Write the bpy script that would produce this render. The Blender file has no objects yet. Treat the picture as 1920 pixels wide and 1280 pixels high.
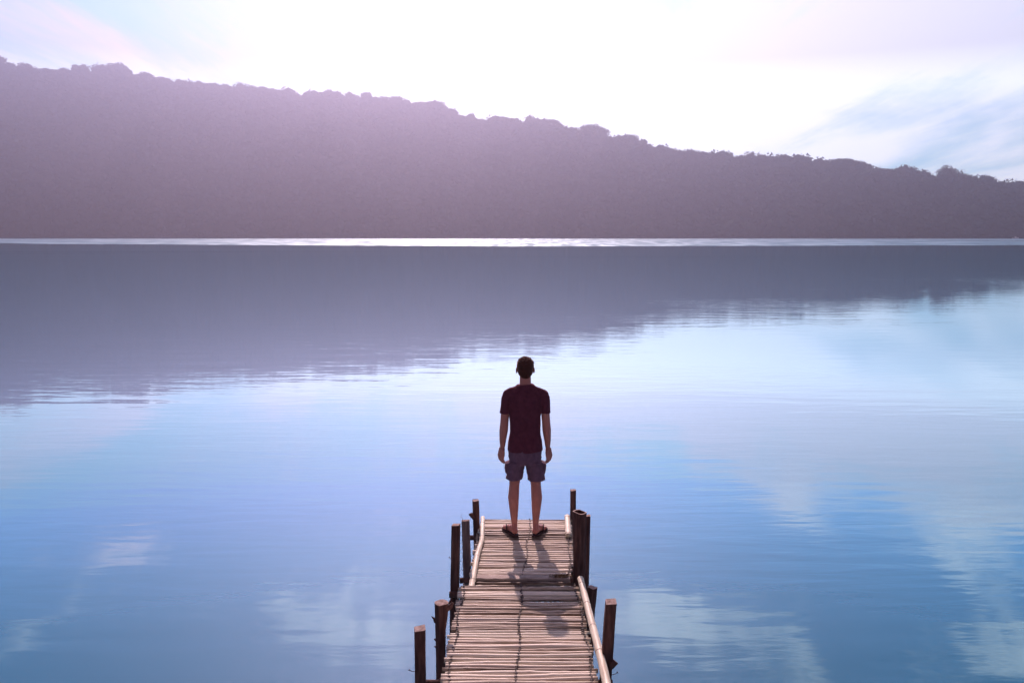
import bpy, bmesh, math, random
import numpy as np
from mathutils import Vector, Matrix, noise
R = math.radians
rnd = random.Random(7)
rng = np.random.default_rng(7)
sc = bpy.context.scene
COL = sc.collection

# ------------------------------------------------------------------ helpers
def link(o, parent=None):
    COL.objects.link(o)
    if parent is not None:
        o.parent = parent
    return o

def tag(o, label=None, cat=None, group=None, kind=None):
    if label: o['label'] = label
    if cat: o['category'] = cat
    if group: o['group'] = group
    if kind: o['kind'] = kind
    return o

def empty(name, loc=(0, 0, 0)):
    o = bpy.data.objects.new(name, None)
    o.location = loc
    o.empty_display_size = .2
    return link(o)

def np_mesh(name, verts, faces, mats, parent=None, smooth=False, attrs=None, mat_index=None):
    """verts (n,3), faces (m,k) arrays -> object"""
    me = bpy.data.meshes.new(name)
    verts = np.asarray(verts, dtype=np.float32); faces = np.asarray(faces, dtype=np.int32)
    n, m, k = len(verts), len(faces), faces.shape[1]
    me.vertices.add(n); me.vertices.foreach_set('co', verts.ravel())
    me.loops.add(m * k); me.loops.foreach_set('vertex_index', faces.ravel())
    me.polygons.add(m)
    me.polygons.foreach_set('loop_start', np.arange(0, m * k, k, dtype=np.int32))
    me.polygons.foreach_set('use_smooth', np.full(m, smooth))
    if mat_index is not None: me.polygons.foreach_set('material_index', np.asarray(mat_index, dtype=np.int32))
    me.update(calc_edges=True)
    for q in mats: me.materials.append(q)
    if attrs:
        for an, av in attrs.items():
            a = me.attributes.new(an, 'FLOAT', 'POINT')
            a.data.foreach_set('value', np.asarray(av, dtype=np.float32))
    o = bpy.data.objects.new(name, me)
    return link(o, parent)

class MB:
    """collects shapes into ONE mesh"""
    def __init__(s):
        s.v = []; s.f = []; s.mi = []; s.t = []; s.cur = 0; s.tint = .5
    def add(s, vs, fs):
        b = len(s.v)
        s.v += [tuple(x) for x in vs]
        s.f += [tuple(i + b for i in f) for f in fs]
        s.mi += [s.cur] * len(fs)
        s.t += [s.tint] * len(vs)
    def tube(s, pts, rads, n=8, cap=True, topmat=None, squash=None):
        rings = []
        pts = [Vector(p) for p in pts]
        vs = []
        up0 = None
        for i, p in enumerate(pts):
            d = (pts[min(i + 1, len(pts) - 1)] - pts[max(i - 1, 0)]).normalized()
            if up0 is None:
                up0 = Vector((0, 0, 1)) if abs(d.z) < .9 else Vector((0, 1, 0))
            a = d.cross(up0).normalized(); b = a.cross(d).normalized()
            for k in range(n):
                an = 2 * math.pi * (k + .5) / n
                r = rads[i] if not callable(rads[i]) else rads[i](an)
                q = p + a * (math.cos(an) * r) + b * (math.sin(an) * r * (squash or 1))
                vs.append(q)
        fs = []
        m = len(pts)
        for i in range(m - 1):
            for k in range(n):
                k2 = (k + 1) % n
                fs.append((i * n + k, i * n + k2, (i + 1) * n + k2, (i + 1) * n + k))
        s.add(vs, fs)
        if cap:
            b = len(s.v) - len(vs)
            s.f.append(tuple(b + k for k in reversed(range(n)))); s.mi.append(s.cur)
            s.f.append(tuple(b + (m - 1) * n + k for k in range(n))); s.mi.append(s.cur if topmat is None else topmat)
    def ball(s, c, r, n=8, m=6, rot=None):
        c = Vector(c); vs = []; fs = []
        rx, ry, rz = (r, r, r) if isinstance(r, (int, float)) else r
        vs.append((0, 0, -rz))
        for i in range(1, m):
            ph = -math.pi / 2 + math.pi * i / m
            for k in range(n):
                an = 2 * math.pi * k / n
                vs.append((rx * math.cos(ph) * math.cos(an), ry * math.cos(ph) * math.sin(an), rz * math.sin(ph)))
        vs.append((0, 0, rz))
        for k in range(n): fs.append((0, 1 + (k + 1) % n, 1 + k))
        for i in range(m - 2):
            for k in range(n):
                a = 1 + i * n + k; b2 = 1 + i * n + (k + 1) % n
                fs.append((a, b2, b2 + n, a + n))
        t = len(vs) - 1; a0 = 1 + (m - 2) * n
        for k in range(n): fs.append((a0 + k, a0 + (k + 1) % n, t))
        out = []
        for v in vs:
            v = Vector(v)
            if rot is not None: v = rot @ v
            out.append(v + c)
        s.add(out, fs)
    def cone(s, a, ra, b, rb, n=20, sq=1.0):
        """closed frustum between horizontal-ish rings, sq squashes y"""
        a = Vector(a); b = Vector(b); vs = []
        for p, r in ((a, ra), (b, rb)):
            rx, ry = (r if isinstance(r, tuple) else (r, r * sq))
            for k in range(n):
                an = 2 * math.pi * k / n
                vs.append(p + Vector((rx * math.cos(an), ry * math.sin(an), 0)))
        fs = [(k, (k + 1) % n, n + (k + 1) % n, n + k) for k in range(n)]
        fs += [tuple(reversed(range(n))), tuple(range(n, 2 * n))]
        s.add(vs, fs)
    def capsule(s, a, ra, b, rb):
        a = Vector(a); b = Vector(b); n = 14
        L = (b - a).length
        pts = []; rr = []
        d = (b - a) / max(L, 1e-6)
        for t in (-1, -.92, -.7, -.38, 0):
            pts.append(a + d * ra * t); rr.append(ra * math.sqrt(max(0, 1 - t * t)) + 1e-4)
        for t in (0, .38, .7, .92, 1):
            pts.append(b + d * rb * t); rr.append(rb * math.sqrt(max(0, 1 - t * t)) + 1e-4)
        s.tube(pts, rr, n)
    def loft(s, secs, n=32, pw=1.0):
        """secs: (cx,cy,z,rx,ry) stacked, capped"""
        vs = []
        for cx, cy, z, rx, ry in secs:
            for k in range(n):
                an = 2 * math.pi * k / n
                c, q = math.cos(an), math.sin(an)
                vs.append((cx + rx * math.copysign(abs(c) ** pw, c), cy + ry * math.copysign(abs(q) ** pw, q), z))
        m = len(secs); fs = []
        for i in range(m - 1):
            for k in range(n):
                k2 = (k + 1) % n
                fs.append((i * n + k, i * n + k2, (i + 1) * n + k2, (i + 1) * n + k))
        fs.append(tuple(reversed(range(n)))); fs.append(tuple((m - 1) * n + k for k in range(n)))
        s.add(vs, fs)
    def build(s, name, mats, parent=None, smooth=False):
        me = bpy.data.meshes.new(name)
        me.from_pydata(s.v, [], s.f)
        me.polygons.foreach_set('material_index', s.mi)
        me.polygons.foreach_set('use_smooth', [smooth] * len(s.f))
        for q in (mats if isinstance(mats, (list, tuple)) else [mats]): me.materials.append(q)
        a = me.attributes.new('tint', 'FLOAT', 'POINT'); a.data.foreach_set('value', s.t)
        me.update()
        return link(bpy.data.objects.new(name, me), parent)

def remeshed(mb, name, mat, parent, voxel, smooth_it=3, deform=None, sm_f=.5):
    """fuse the collected closed shapes into one continuous skin"""
    o = mb.build(name, mat, None)
    md = o.modifiers.new('r', 'REMESH'); md.mode = 'VOXEL'; md.voxel_size = voxel; md.use_smooth_shade = True
    if smooth_it:
        ms = o.modifiers.new('s', 'SMOOTH'); ms.factor = sm_f; ms.iterations = smooth_it
    dg = bpy.context.evaluated_depsgraph_get()
    dg.update()
    me = bpy.data.meshes.new_from_object(o.evaluated_get(dg))
    o.modifiers.clear(); old = o.data; o.data = me; me.name = name; bpy.data.meshes.remove(old)
    me.materials.clear(); me.materials.append(mat)
    n = len(me.vertices)
    if deform:
        A = np.empty(n * 3, np.float32); B = np.empty(n * 3, np.float32)
        me.vertices.foreach_get('co', A); me.vertices.foreach_get('normal', B)
        A = A.reshape(-1, 3); B = B.reshape(-1, 3)
        C = np.array([deform(Vector(p), Vector(q))[:] for p, q in zip(A, B)], dtype=np.float32)
        me.vertices.foreach_set('co', C.ravel())
    me.polygons.foreach_set('use_smooth', [True] * len(me.polygons))
    me.update()
    o.parent = parent
    return o

# ------------------------------------------------------------------ materials
def mat(name, base=(.5, .5, .5), rough=.7, spec=.3):
    m = bpy.data.materials.new(name); m.use_nodes = True
    nt = m.node_tree; b = nt.nodes['Principled BSDF']
    b.inputs['Base Color'].default_value = (*base, 1); b.inputs['Roughness'].default_value = rough
    b.inputs['Specular IOR Level'].default_value = spec
    return m, nt, b

def N(nt, t, **kw):
    n = nt.nodes.new(t)
    for k, v in kw.items():
        if k.startswith('i_'):
            key = k[2:]
            key = int(key) if key.isdigit() else key
            n.inputs[key].default_value = v
        else: setattr(n, k, v)
    return n

def ramp(nt, stops, interp='LINEAR'):
    r = nt.nodes.new('ShaderNodeValToRGB'); r.color_ramp.interpolation = interp
    e = r.color_ramp.elements
    while len(e) < len(stops): e.new(.5)
    for el, (p, c) in zip(e, stops):
        el.position = p; el.color = (*c, 1) if len(c) == 3 else c
    return r

def noisy(name, stops, scale=(1, 1, 1), nscale=5, detail=6, rough=.8, bump=.0, bdist=.01, spec=.2, attr=0, coord='Object'):
    m, nt, b = mat(name, rough=rough, spec=spec)
    L = nt.links.new
    tc = N(nt, 'ShaderNodeTexCoord'); mp = N(nt, 'ShaderNodeMapping'); mp.inputs['Scale'].default_value = scale
    L(tc.outputs[coord], mp.inputs[0])
    nz = N(nt, 'ShaderNodeTexNoise'); nz.inputs['Scale'].default_value = nscale; nz.inputs['Detail'].default_value = detail
    nz.inputs['Roughness'].default_value = .62
    L(mp.outputs[0], nz.inputs['Vector'])
    r = ramp(nt, stops)
    if attr:
        a = N(nt, 'ShaderNodeAttribute', attribute_name='tint')
        ma = N(nt, 'ShaderNodeMath', operation='MULTIPLY_ADD'); ma.inputs[1].default_value = attr; ma.inputs[2].default_value = -attr / 2
        L(a.outputs['Fac'], ma.inputs[0])
        ad = N(nt, 'ShaderNodeMath', operation='ADD'); L(ma.outputs[0], ad.inputs[0]); L(nz.outputs['Fac'], ad.inputs[1])
        L(ad.outputs[0], r.inputs[0])
    else:
        L(nz.outputs['Fac'], r.inputs[0])
    L(r.outputs[0], b.inputs['Base Color'])
    if bump:
        bp = N(nt, 'ShaderNodeBump'); bp.inputs['Strength'].default_value = bump; bp.inputs['Distance'].default_value = bdist
        L(nz.outputs['Fac'], bp.inputs['Height']); L(bp.outputs[0], b.inputs['Normal'])
    return m

M_bamboo = noisy('weathered_bamboo', [(.22, (.10, .065, .045)), (.38, (.40, .32, .24)), (.55, (.66, .57, .45)), (.8, (.82, .76, .63))], (3, 30, 30), 1.6, 7, .55, .35, .003, .35, attr=.62)
M_rail = noisy('pale_bamboo', [(.3, (.40, .33, .22)), (.5, (.66, .60, .46)), (.7, (.80, .76, .62))], (25, 3, 25), 1.3, 6, .5, .2, .003, .35)
M_node = noisy('bamboo_ring', [(.3, (.12, .08, .05)), (.7, (.3, .22, .15))], (1, 1, 1), 20)
M_bark = noisy('dark_wet_wood', [(.3, (.040, .018, .018)), (.5, (.095, .046, .040)), (.68, (.17, .088, .070)), (.85, (.28, .16, .13))], (9, 9, 1.2), 4, 8, .8, .8, .012, .2)
M_grey = noisy('grey_plank', [(.3, (.07, .045, .045)), (.5, (.16, .12, .12)), (.75, (.30, .24, .23))], (12, 12, 1.2), 3, 8, .8, .6, .008, .2)
M_end = noisy('end_grain', [(.3, (.14, .09, .075)), (.5, (.34, .25, .22)), (.75, (.55, .45, .40))], (1, 1, 1), 40, 6, .85, .5, .004)
M_board = noisy('grey_board', [(.3, (.16, .12, .10)), (.5, (.34, .28, .24)), (.75, (.5, .43, .38))], (3, 30, 30), 1.6, 7, .7, .4, .004)
M_cord = noisy('dark_cord', [(.3, (.02, .014, .014)), (.7, (.09, .06, .055))], (1, 1, 1), 60, 3, .5, spec=.5)
M_rust = noisy('rusty_nail', [(.3, (.04, .02, .02)), (.7, (.12, .06, .05))], (1, 1, 1), 60, 3, .6)
M_moss = noisy('dry_grass', [(.3, (.10, .065, .03)), (.7, (.30, .21, .11))], (1, 1, 1), 30, 3, .8)

M_skin = noisy('skin', [(.35, (.40, .15, .125)), (.65, (.49, .19, .15))], (1, 1, 1), 9, 4, .55, .12, .002, .35)
def fuzz(m, w_, r_, c=(1, .85, .8)):
    b = m.node_tree.nodes['Principled BSDF']
    b.inputs['Sheen Weight'].default_value = w_; b.inputs['Sheen Roughness'].default_value = r_; b.inputs['Sheen Tint'].default_value = (*c, 1)
M_shirt = noisy('shirt_cotton', [(.35, (.085, .022, .040)), (.65, (.12, .032, .052))], (1, 1, 1), 30, 6, .9, .25, .002, .1)
M_short = noisy('shorts_cotton', [(.35, (.12, .070, .11)), (.65, (.165, .095, .145))], (1, 1, 1), 25, 6, .9, .25, .002, .1)
M_hair = noisy('brown_hair', [(.35, (.035, .010, .008)), (.65, (.085, .028, .018))], (60, 60, 8), 3, 5, .6, .4, .002, .15)
M_foam = noisy('sandal_foam', [(.3, (.03, .018, .022)), (.7, (.06, .035, .04))], (1, 1, 1), 30, 3, .8)

fuzz(M_skin, .9, .28); M_skin.node_tree.nodes['Principled BSDF'].inputs['Specular IOR Level'].default_value = .5; fuzz(M_shirt, .35, .35, (1, .5, .55)); fuzz(M_short, .3, .35); fuzz(M_hair, .7, .3, (1, .5, .3))
def leaf_mat(name, stops, nscale):
    m = noisy(name, stops, (1, 1, 1), nscale, 5, 1.0, 0, 0, 0.0)
    return m
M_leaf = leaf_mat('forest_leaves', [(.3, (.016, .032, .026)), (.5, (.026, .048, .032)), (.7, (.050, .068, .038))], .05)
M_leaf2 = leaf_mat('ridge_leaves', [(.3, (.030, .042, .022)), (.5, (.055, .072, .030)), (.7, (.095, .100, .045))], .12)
M_trunk = noisy('tree_bark', [(.3, (.08, .055, .04)), (.7, (.2, .16, .13))], (1, 1, .3), .8)
M_soil = noisy('hill_undergrowth', [(.3, (.025, .032, .018)), (.5, (.05, .055, .028)), (.7, (.05, .05, .03))], (1, 1, 1), .03, 8, 1.0, spec=0)
M_white = noisy('white_paint', [(.3, (.62, .62, .62)), (.7, (.8, .8, .8))], (1, 1, 1), 1, 3, .4)

# ------------------------------------------------------------------ camera
HC = 4.19
cam = bpy.data.cameras.new('camera'); co = bpy.data.objects.new('camera', cam); link(co)
co.location = (0, 0, HC); co.rotation_euler = (R(90 - 7.1955), 0, 0)
cam.lens = 30; cam.sensor_width = 36; cam.clip_start = .1; cam.clip_end = 20000
sc.camera = co

# ------------------------------------------------------------------ sun and sky
SUN_EL, SUN_AZ = R(36.0), R(-5.2)
sd = Vector((math.sin(SUN_AZ) * math.cos(SUN_EL), math.cos(SUN_AZ) * math.cos(SUN_EL), math.sin(SUN_EL)))
sl = bpy.data.lights.new('sun', 'SUN'); sl.energy = 5.0; sl.angle = R(.5); sl.color = (1, .69, .65)
so = bpy.data.objects.new('sun', sl); link(so)
so.rotation_euler = sd.to_track_quat('Z', 'Y').to_euler(); so.location = (0, 0, 50)

w = bpy.data.worlds.new('World'); sc.world = w; w.use_nodes = True
nt = w.node_tree; nt.nodes.clear(); L = nt.links.new
out = N(nt, 'ShaderNodeOutputWorld'); bg = N(nt, 'ShaderNodeBackground'); bg.inputs[1].default_value = .106
L(bg.outputs[0], out.inputs[0])
sky = N(nt, 'ShaderNodeTexSky'); sky.sky_type = 'NISHITA'; sky.sun_disc = False
sky.sun_elevation = SUN_EL; sky.sun_rotation = SUN_AZ; sky.altitude = 600; sky.air_density = 1.0; sky.dust_density = 0.1; sky.ozone_density = 3.0
tc = N(nt, 'ShaderNodeTexCoord'); sp = N(nt, 'ShaderNodeSeparateXYZ'); L(tc.outputs['Generated'], sp.inputs[0])
def M_(op, a, b=None, c=None, clamp=False):
    n = N(nt, 'ShaderNodeMath', operation=op); n.use_clamp = clamp
    for i, x in enumerate((a, b, c)):
        if x is None: continue
        if isinstance(x, (int, float)): n.inputs[i].default_value = x
        else: L(x, n.inputs[i])
    return n.outputs[0]
def sstep(x, a, b):
    n = N(nt, 'ShaderNodeMapRange', interpolation_type='SMOOTHSTEP'); n.inputs[1].default_value = a; n.inputs[2].default_value = b
    L(x, n.inputs[0]); return n.outputs[0]
X, Y, Z = sp.outputs
hor = M_('SQRT', M_('ADD', M_('MULTIPLY', X, X), M_('MULTIPLY', Y, Y)))
el = M_('DIVIDE', Z, M_('MAXIMUM', hor, .02))          # tangent of the elevation
az = M_('ARCTAN2', X, Y)                               # bearing, 0 = straight out over the lake
# cloud coordinates: the direction cut with a high flat layer
zc = M_('ADD', M_('MAXIMUM', Z, 0.0), .10)
cx = M_('DIVIDE', X, zc); cy = M_('DIVIDE', Y, zc)
cv = N(nt, 'ShaderNodeCombineXYZ'); L(cx, cv.inputs[0]); L(cy, cv.inputs[1])
def cloud_noise(scale, rot, st, detail, rough, dist, w_=0.0):
    mp = N(nt, 'ShaderNodeMapping'); mp.inputs['Rotation'].default_value = (0, 0, R(rot)); mp.inputs['Scale'].default_value = st
    mp.inputs['Location'].default_value = (w_, w_ * .7, 0)
    L(cv.outputs[0], mp.inputs[0])
    n = N(nt, 'ShaderNodeTexNoise'); n.inputs['Scale'].default_value = scale; n.inputs['Detail'].default_value = detail
    n.inputs['Roughness'].default_value = rough; n.inputs['Distortion'].default_value = dist
    L(mp.outputs[0], n.inputs['Vector']); return n.outputs['Fac']
n1 = cloud_noise(.55, 28, (1, .38, 1), 8, .58, .6, 3.1)
n2 = cloud_noise(2.2, 35, (1, .22, 1), 8, .62, .3, 7.7)
n3 = cloud_noise(7.0, 20, (1, .35, 1), 6, .6, .2, 1.7)
nn = M_('ADD', M_('MULTIPLY_ADD', n2, .45, M_('MULTIPLY', n1, .65)), M_('MULTIPLY', M_('MULTIPLY', M_('SUBTRACT', n3, .5), .5), sstep(el, .22, .40)))
nn = M_('ADD', nn, .05)     # about .35 - .85
def blob(a0, e0, sa, se, amp):
    da = M_('DIVIDE', M_('SUBTRACT', az, a0), sa); de = M_('DIVIDE', M_('SUBTRACT', el, e0), se)
    r2 = M_('ADD', M_('MULTIPLY', da, da), M_('MULTIPLY', de, de))
    return M_('MULTIPLY', M_('POWER', 2.718, M_('MULTIPLY', r2, -1.0)), amp)
# amount of thin bright cloud: everywhere low over the hill, patches higher up
front = sstep(M_('ABSOLUTE', az), 1.15, .62)          # the thin cloud bank lies over the lake, the sky behind is clear
cover = M_('SUBTRACT', 1.0, sstep(el, .10, .34))
cover = M_('MULTIPLY', M_('MULTIPLY', cover, .42), front)
for a0, e0, sa, se, amp in [
    (.10, .16, .34, .07, .30), (.36, .20, .30, .06, .30), (.33, .30, .045, .05, .42),
    (.21, .46, .10, .04, .50), (-.28, .43, .12, .035, .36), (-.22, .48, .10, .03, .30), (-.44, .35, .14, .03, .36), (-.52, .42, .12, .04, .30), (-.42, .50, .10, .03, .20),
    (.28, .66, .14, .03, .42), (-.27, .66, .05, .02, .18), (.55, .29, .10, .035, .36), (-.30, .17, .25, .05, .10),
    (-.55, .60, .10, .04, .26), (-.40, .25, .30, .07, .10), (.55, .45, .10, .04, .24), (.0, .27, .5, .03, .12)]:
    cover = M_('ADD', cover, blob(a0, e0, sa, se, amp))
mask = sstep(M_('ADD', M_('MULTIPLY_ADD', M_('SUBTRACT', nn, .6), 2.3, .58), cover), .66, 1.12)
tint = N(nt, 'ShaderNodeMix', data_type='RGBA', blend_type='MULTIPLY'); tint.inputs[0].default_value = 1
L(sky.outputs[0], tint.inputs[6]); tint.inputs[7].default_value = (.37, 1.17, 1.34, 1)
cr = ramp(nt, [(.0, (.62, .68, .68)), (.15, (.62, .68, .68)), (.19, (.32, .335, .35)), (.26, (.30, .31, .335)), (.36, (.68, .74, .77)), (.7, (.80, .86, .92)), (.84, (.6, .62, .66)), (1, (.16, .16, .18))])
L(el, cr.inputs[0])
cs_ = N(nt, 'ShaderNodeMix', data_type='RGBA', blend_type='MULTIPLY'); cs_.inputs[0].default_value = 1
L(cr.outputs[0], cs_.inputs[6]); cs_.inputs[7].default_value = (24, 24, 24, 1)
belt = M_('SUBTRACT', el, .29); belt = M_('POWER', 2.718, M_('MULTIPLY', M_('MULTIPLY', belt, belt), -110.0))
lift = N(nt, 'ShaderNodeVectorMath', operation='SCALE'); L(tint.outputs[2], lift.inputs[0]); L(M_('MULTIPLY_ADD', belt, .42, 1.0), lift.inputs['Scale'])
cl = ramp(nt, [(.0, (.36, .45, .50)), (.18, (.27, .32, .375)), (.25, (.28, .345, .41)), (.34, (.46, .63, .84)), (.55, (.30, .47, .72)), (.82, (.26, .40, .62)), (1, (.07, .10, .16))]); L(el, cl.inputs[0])
cm = N(nt, 'ShaderNodeVectorMath', operation='SCALE'); cm.inputs['Scale'].default_value = 22; L(cl.outputs[0], cm.inputs[0])
mn = N(nt, 'ShaderNodeVectorMath', operation='MINIMUM'); L(lift.outputs[0], mn.inputs[0]); L(cm.outputs[0], mn.inputs[1])
mx = N(nt, 'ShaderNodeMix', data_type='RGBA'); L(mask, mx.inputs[0]); L(mn.outputs[0], mx.inputs[6]); L(cs_.outputs[2], mx.inputs[7])
pk = N(nt, 'ShaderNodeMix', data_type='RGBA', blend_type='MULTIPLY'); L(mx.outputs[2], pk.inputs[6]); pk.inputs[7].default_value = (1.05, .66, .80, 1)
L(M_('MINIMUM', M_('ADD', blob(-.34, .29, .32, .09, 1.0), blob(-.02, .31, .25, .05, .7)), 1.0), pk.inputs[0])
bk = N(nt, 'ShaderNodeMix', data_type='RGBA'); L(pk.outputs[2], bk.inputs[6]); bk.inputs[7].default_value = (1.75, 1.0, 1.2, 1)   # hazy warm sky behind
L(M_('MULTIPLY', M_('MAXIMUM', M_('SUBTRACT', 1.0, front), sstep(el, .95, 1.8)), .85), bk.inputs[0])
L(bk.outputs[2], bg.inputs[0])

# ------------------------------------------------------------------ water
def build_water():
    m = bpy.data.materials.new('lake_water'); m.use_nodes = True
    nt = m.node_tree; nt.nodes.clear(); L = nt.links.new
    out = N(nt, 'ShaderNodeOutputMaterial')
    tc = N(nt, 'ShaderNodeTexCoord'); sp = N(nt, 'ShaderNodeSeparateXYZ'); L(tc.outputs['Object'], sp.inputs[0])
    def M_(op, a, b=None, c=None):
        n = N(nt, 'ShaderNodeMath', operation=op)
        for i, x in enumerate((a, b, c)):
            if x is None: continue
            if isinstance(x, (int, float)): n.inputs[i].default_value = x
            else: L(x, n.inputs[i])
        return n.outputs[0]
    def nz(scale, st, detail, rot=0, rough=.5, dist=0):
        mp = N(nt, 'ShaderNodeMapping'); mp.inputs['Scale'].default_value = st; mp.inputs['Rotation'].default_value = (0, 0, R(rot))
        L(tc.outputs['Object'], mp.inputs[0])
        n = N(nt, 'ShaderNodeTexNoise'); n.inputs['Scale'].default_value = scale; n.inputs['Detail'].default_value = detail
        n.inputs['Roughness'].default_value = rough; n.inputs['Distortion'].default_value = dist
        L(mp.outputs[0], n.inputs['Vector']); return n.outputs['Fac']
    def ss(x, a, b):
        n = N(nt, 'ShaderNodeMapRange', interpolation_type='SMOOTHSTEP'); n.inputs[1].default_value = a; n.inputs[2].default_value = b
        L(x, n.inputs[0]); return n.outputs[0]
    # ripples: long crests lying across the view
    big = nz(1.0, (.28, 1.1, 1), 2, 4)
    mid = nz(1.0, (.8, 3.6, 1), 3, -5, .45, .3)
    fine = nz(1.0, (5, 14, 1), 2, 12)
    patch = ss(nz(.05, (1, 2.2, 1), 3), .40, .62)        # breeze patches
    h = M_('MULTIPLY', big, .0055)
    h = M_('ADD', h, M_('MULTIPLY', M_('MULTIPLY_ADD', patch, .0030, .0018), mid))
    h = M_('ADD', h, M_('MULTIPLY', M_('MULTIPLY', patch, .0002), fine))
    bp = N(nt, 'ShaderNodeBump'); bp.inputs['Strength'].default_value = 1; bp.inputs['Distance'].default_value = 1.0
    L(h, bp.inputs['Height'])
    # wind-ruffled band far out
    wob = nz(1.0, (.0045, .011, 1), 3)
    yy = M_('ADD', sp.outputs[1], M_('MULTIPLY', M_('SUBTRACT', wob, .5), 70))
    near = M_('ADD', 285.0, M_('MULTIPLY', M_('MAXIMUM', M_('MULTIPLY', sp.outputs[0], -1), 0), .38))
    near = M_('ADD', near, M_('MULTIPLY', M_('MAXIMUM', sp.outputs[0], 0), .15))
    b1 = ss(M_('SUBTRACT', yy, near), -4, 5)
    b2 = M_('SUBTRACT', 1.0, ss(yy, 690, 760))
    streak = ss(nz(1.0, (.003, .035, 1), 3), .36, .46)
    right = ss(sp.outputs[0], 60, 220)
    sfac = M_('SUBTRACT', 1.0, M_('MULTIPLY', right, M_('SUBTRACT', 1.0, streak)))
    band = M_('MULTIPLY', M_('MULTIPLY', b1, b2), sfac)
    lines = M_('MULTIPLY', ss(nz(1.0, (.006, .16, 1), 2), .60, .66), .16)
    lines = M_('MULTIPLY', lines, ss(sp.outputs[1], 110, 200))
    band = M_('MAXIMUM', band, lines)
    glint = ss(nz(1.0, (.22, .022, 1), 2, 0, .7), .40, .62)
    rough = M_('MULTIPLY_ADD', band, .42, .010)
    gl = N(nt, 'ShaderNodeBsdfGlossy'); gl.distribution = 'GGX'
    gl.inputs['Color'].default_value = (.75, .93, 1, 1)
    L(rough, gl.inputs['Roughness']); L(bp.outputs[0], gl.inputs['Normal'])
    df = N(nt, 'ShaderNodeBsdfDiffuse'); df.inputs['Color'].default_value = (.012, .090, .150, 1)
    fr = N(nt, 'ShaderNodeFresnel'); fr.inputs['IOR'].default_value = 1.33; L(bp.outputs[0], fr.inputs['Normal'])
    fac = M_('MINIMUM', M_('MULTIPLY_ADD', fr.outputs[0], 2.6, -.06), .82)
    mx = N(nt, 'ShaderNodeMixShader'); fac = M_('MULTIPLY', fac, M_('MULTIPLY_ADD', band, M_('MULTIPLY_ADD', glint, .34, -.86), 1.0))
    L(fac, mx.inputs[0]); L(df.outputs[0], mx.inputs[1]); L(gl.outputs[0], mx.inputs[2])
    L(mx.outputs[0], out.inputs['Surface'])
    v = [(-2400, -400, 0), (2400, -400, 0), (2400, 2400, 0), (-2400, 2400, 0)]
    o = np_mesh('water', v, [(0, 1, 2, 3)], [m])
    tag(o, 'calm blue lake mirroring the hill and the clouds', 'lake', kind='structure')
build_water()

# ------------------------------------------------------------------ hill
RIDGE = [(-75, .09), (-55, .15), (-40, .175), (-30.13, .1717), (-29.5, .1662), (-28.58, .1656), (-27.24, .1645), (-26.4, .1684), (-25.28, .1689), (-23.55, .1724), (-23.13, .1664), (-21.21, .1616), (-19.7, .1604), (-17.84, .1577), (-16.24, .1597), (-14.31, .1565), (-11.67, .1553), (-8.98, .1549), (-6.94, .1498), (-5.21, .1479), (-3.49, .1364), (-2.1, .1306), (-.7, .1303), (.7, .1271), (2.1, .1268), (3.49, .1197), (4.54, .1136), (6.63, .1085), (7.66, .1072), (9.05, .0984), (10.41, .0939), (12.78, .0872), (15.1, .084), (16.4, .0836), (18.33, .0797), (19.28, .0753), (20.21, .0784), (21.44, .0761), (22.37, .0693), (23.26, .0695), (25.03, .0641), (25.62, .0594), (27.33, .0564), (28.16, .0549), (28.98, .0523), (30.58, .0494), (40, .038), (55, .03), (75, .02)]
_ra = np.array([a for a, _ in RIDGE]); _rs = np.array([s for _, s in RIDGE])
def shore_r(a):
    ys = np.interp(a, [-30, 0, 15, 30], [1030, 960, 880, 790])
    return ys / np.cos(np.radians(np.clip(a, -32, 32))) * (1 + .006 * np.sin(a * 1.7) + .004 * np.sin(a * 4.3 + 1))
TS = .60
CAN = 9.0
def ridge_r(a):
    s = np.interp(a, _ra, _rs)
    return (shore_r(a) + HC / TS) / (1 - s / TS)
def ridge_h(a):
    return np.interp(a, _ra, _rs) * ridge_r(a) + HC - CAN
def hill_pt(a, t):
    """a azimuth in degrees, t 0 at the shore, 1 at the ridge, past 1 the far side"""
    rs, rr = float(shore_r(a)), float(ridge_r(a)); H = max(float(ridge_h(a)), 3)
    if t <= 1:
        r = rs + (rr - rs) * t
        x = r * math.sin(R(a)); y = r * math.cos(R(a))
        g = noise.noise(Vector((x * .006, y * .006, 3))) + .5 * noise.noise(Vector((x * .017, y * .017, 9)))
        z = H * (t ** .93) + g * min(30, H * .2) * math.sin(math.pi * t)
    else:
        r = rr + (t - 1) * 500
        x = r * math.sin(R(a)); y = r * math.cos(R(a))
        z = H * (1 - (t - 1) ** 1.2) * 1.0 - (t - 1) * 12
    if t < .001: z = -1.5
    return x, y, z
aa = np.concatenate([np.arange(-75, -32, 1.0), np.arange(-32, 32, .25), np.arange(32, 76, 1.0)])
tt = [0, .006, .03] + [i / 24 for i in range(2, 25)] + [1.03, 1.08, 1.15, 1.25, 1.4, 1.6, 1.8, 2.0]
hv = [hill_pt(a, t) for a in aa for t in tt]; nt_ = len(tt)
hf = [(i * nt_ + j, (i + 1) * nt_ + j, (i + 1) * nt_ + j + 1, i * nt_ + j + 1) for i in range(len(aa) - 1) for j in range(nt_ - 1)]
hill = np_mesh('hill', hv, hf, [M_soil], smooth=True)
tag(hill, 'long wooded hill falling from left to right across the lake', 'hill', kind='structure')

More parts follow.
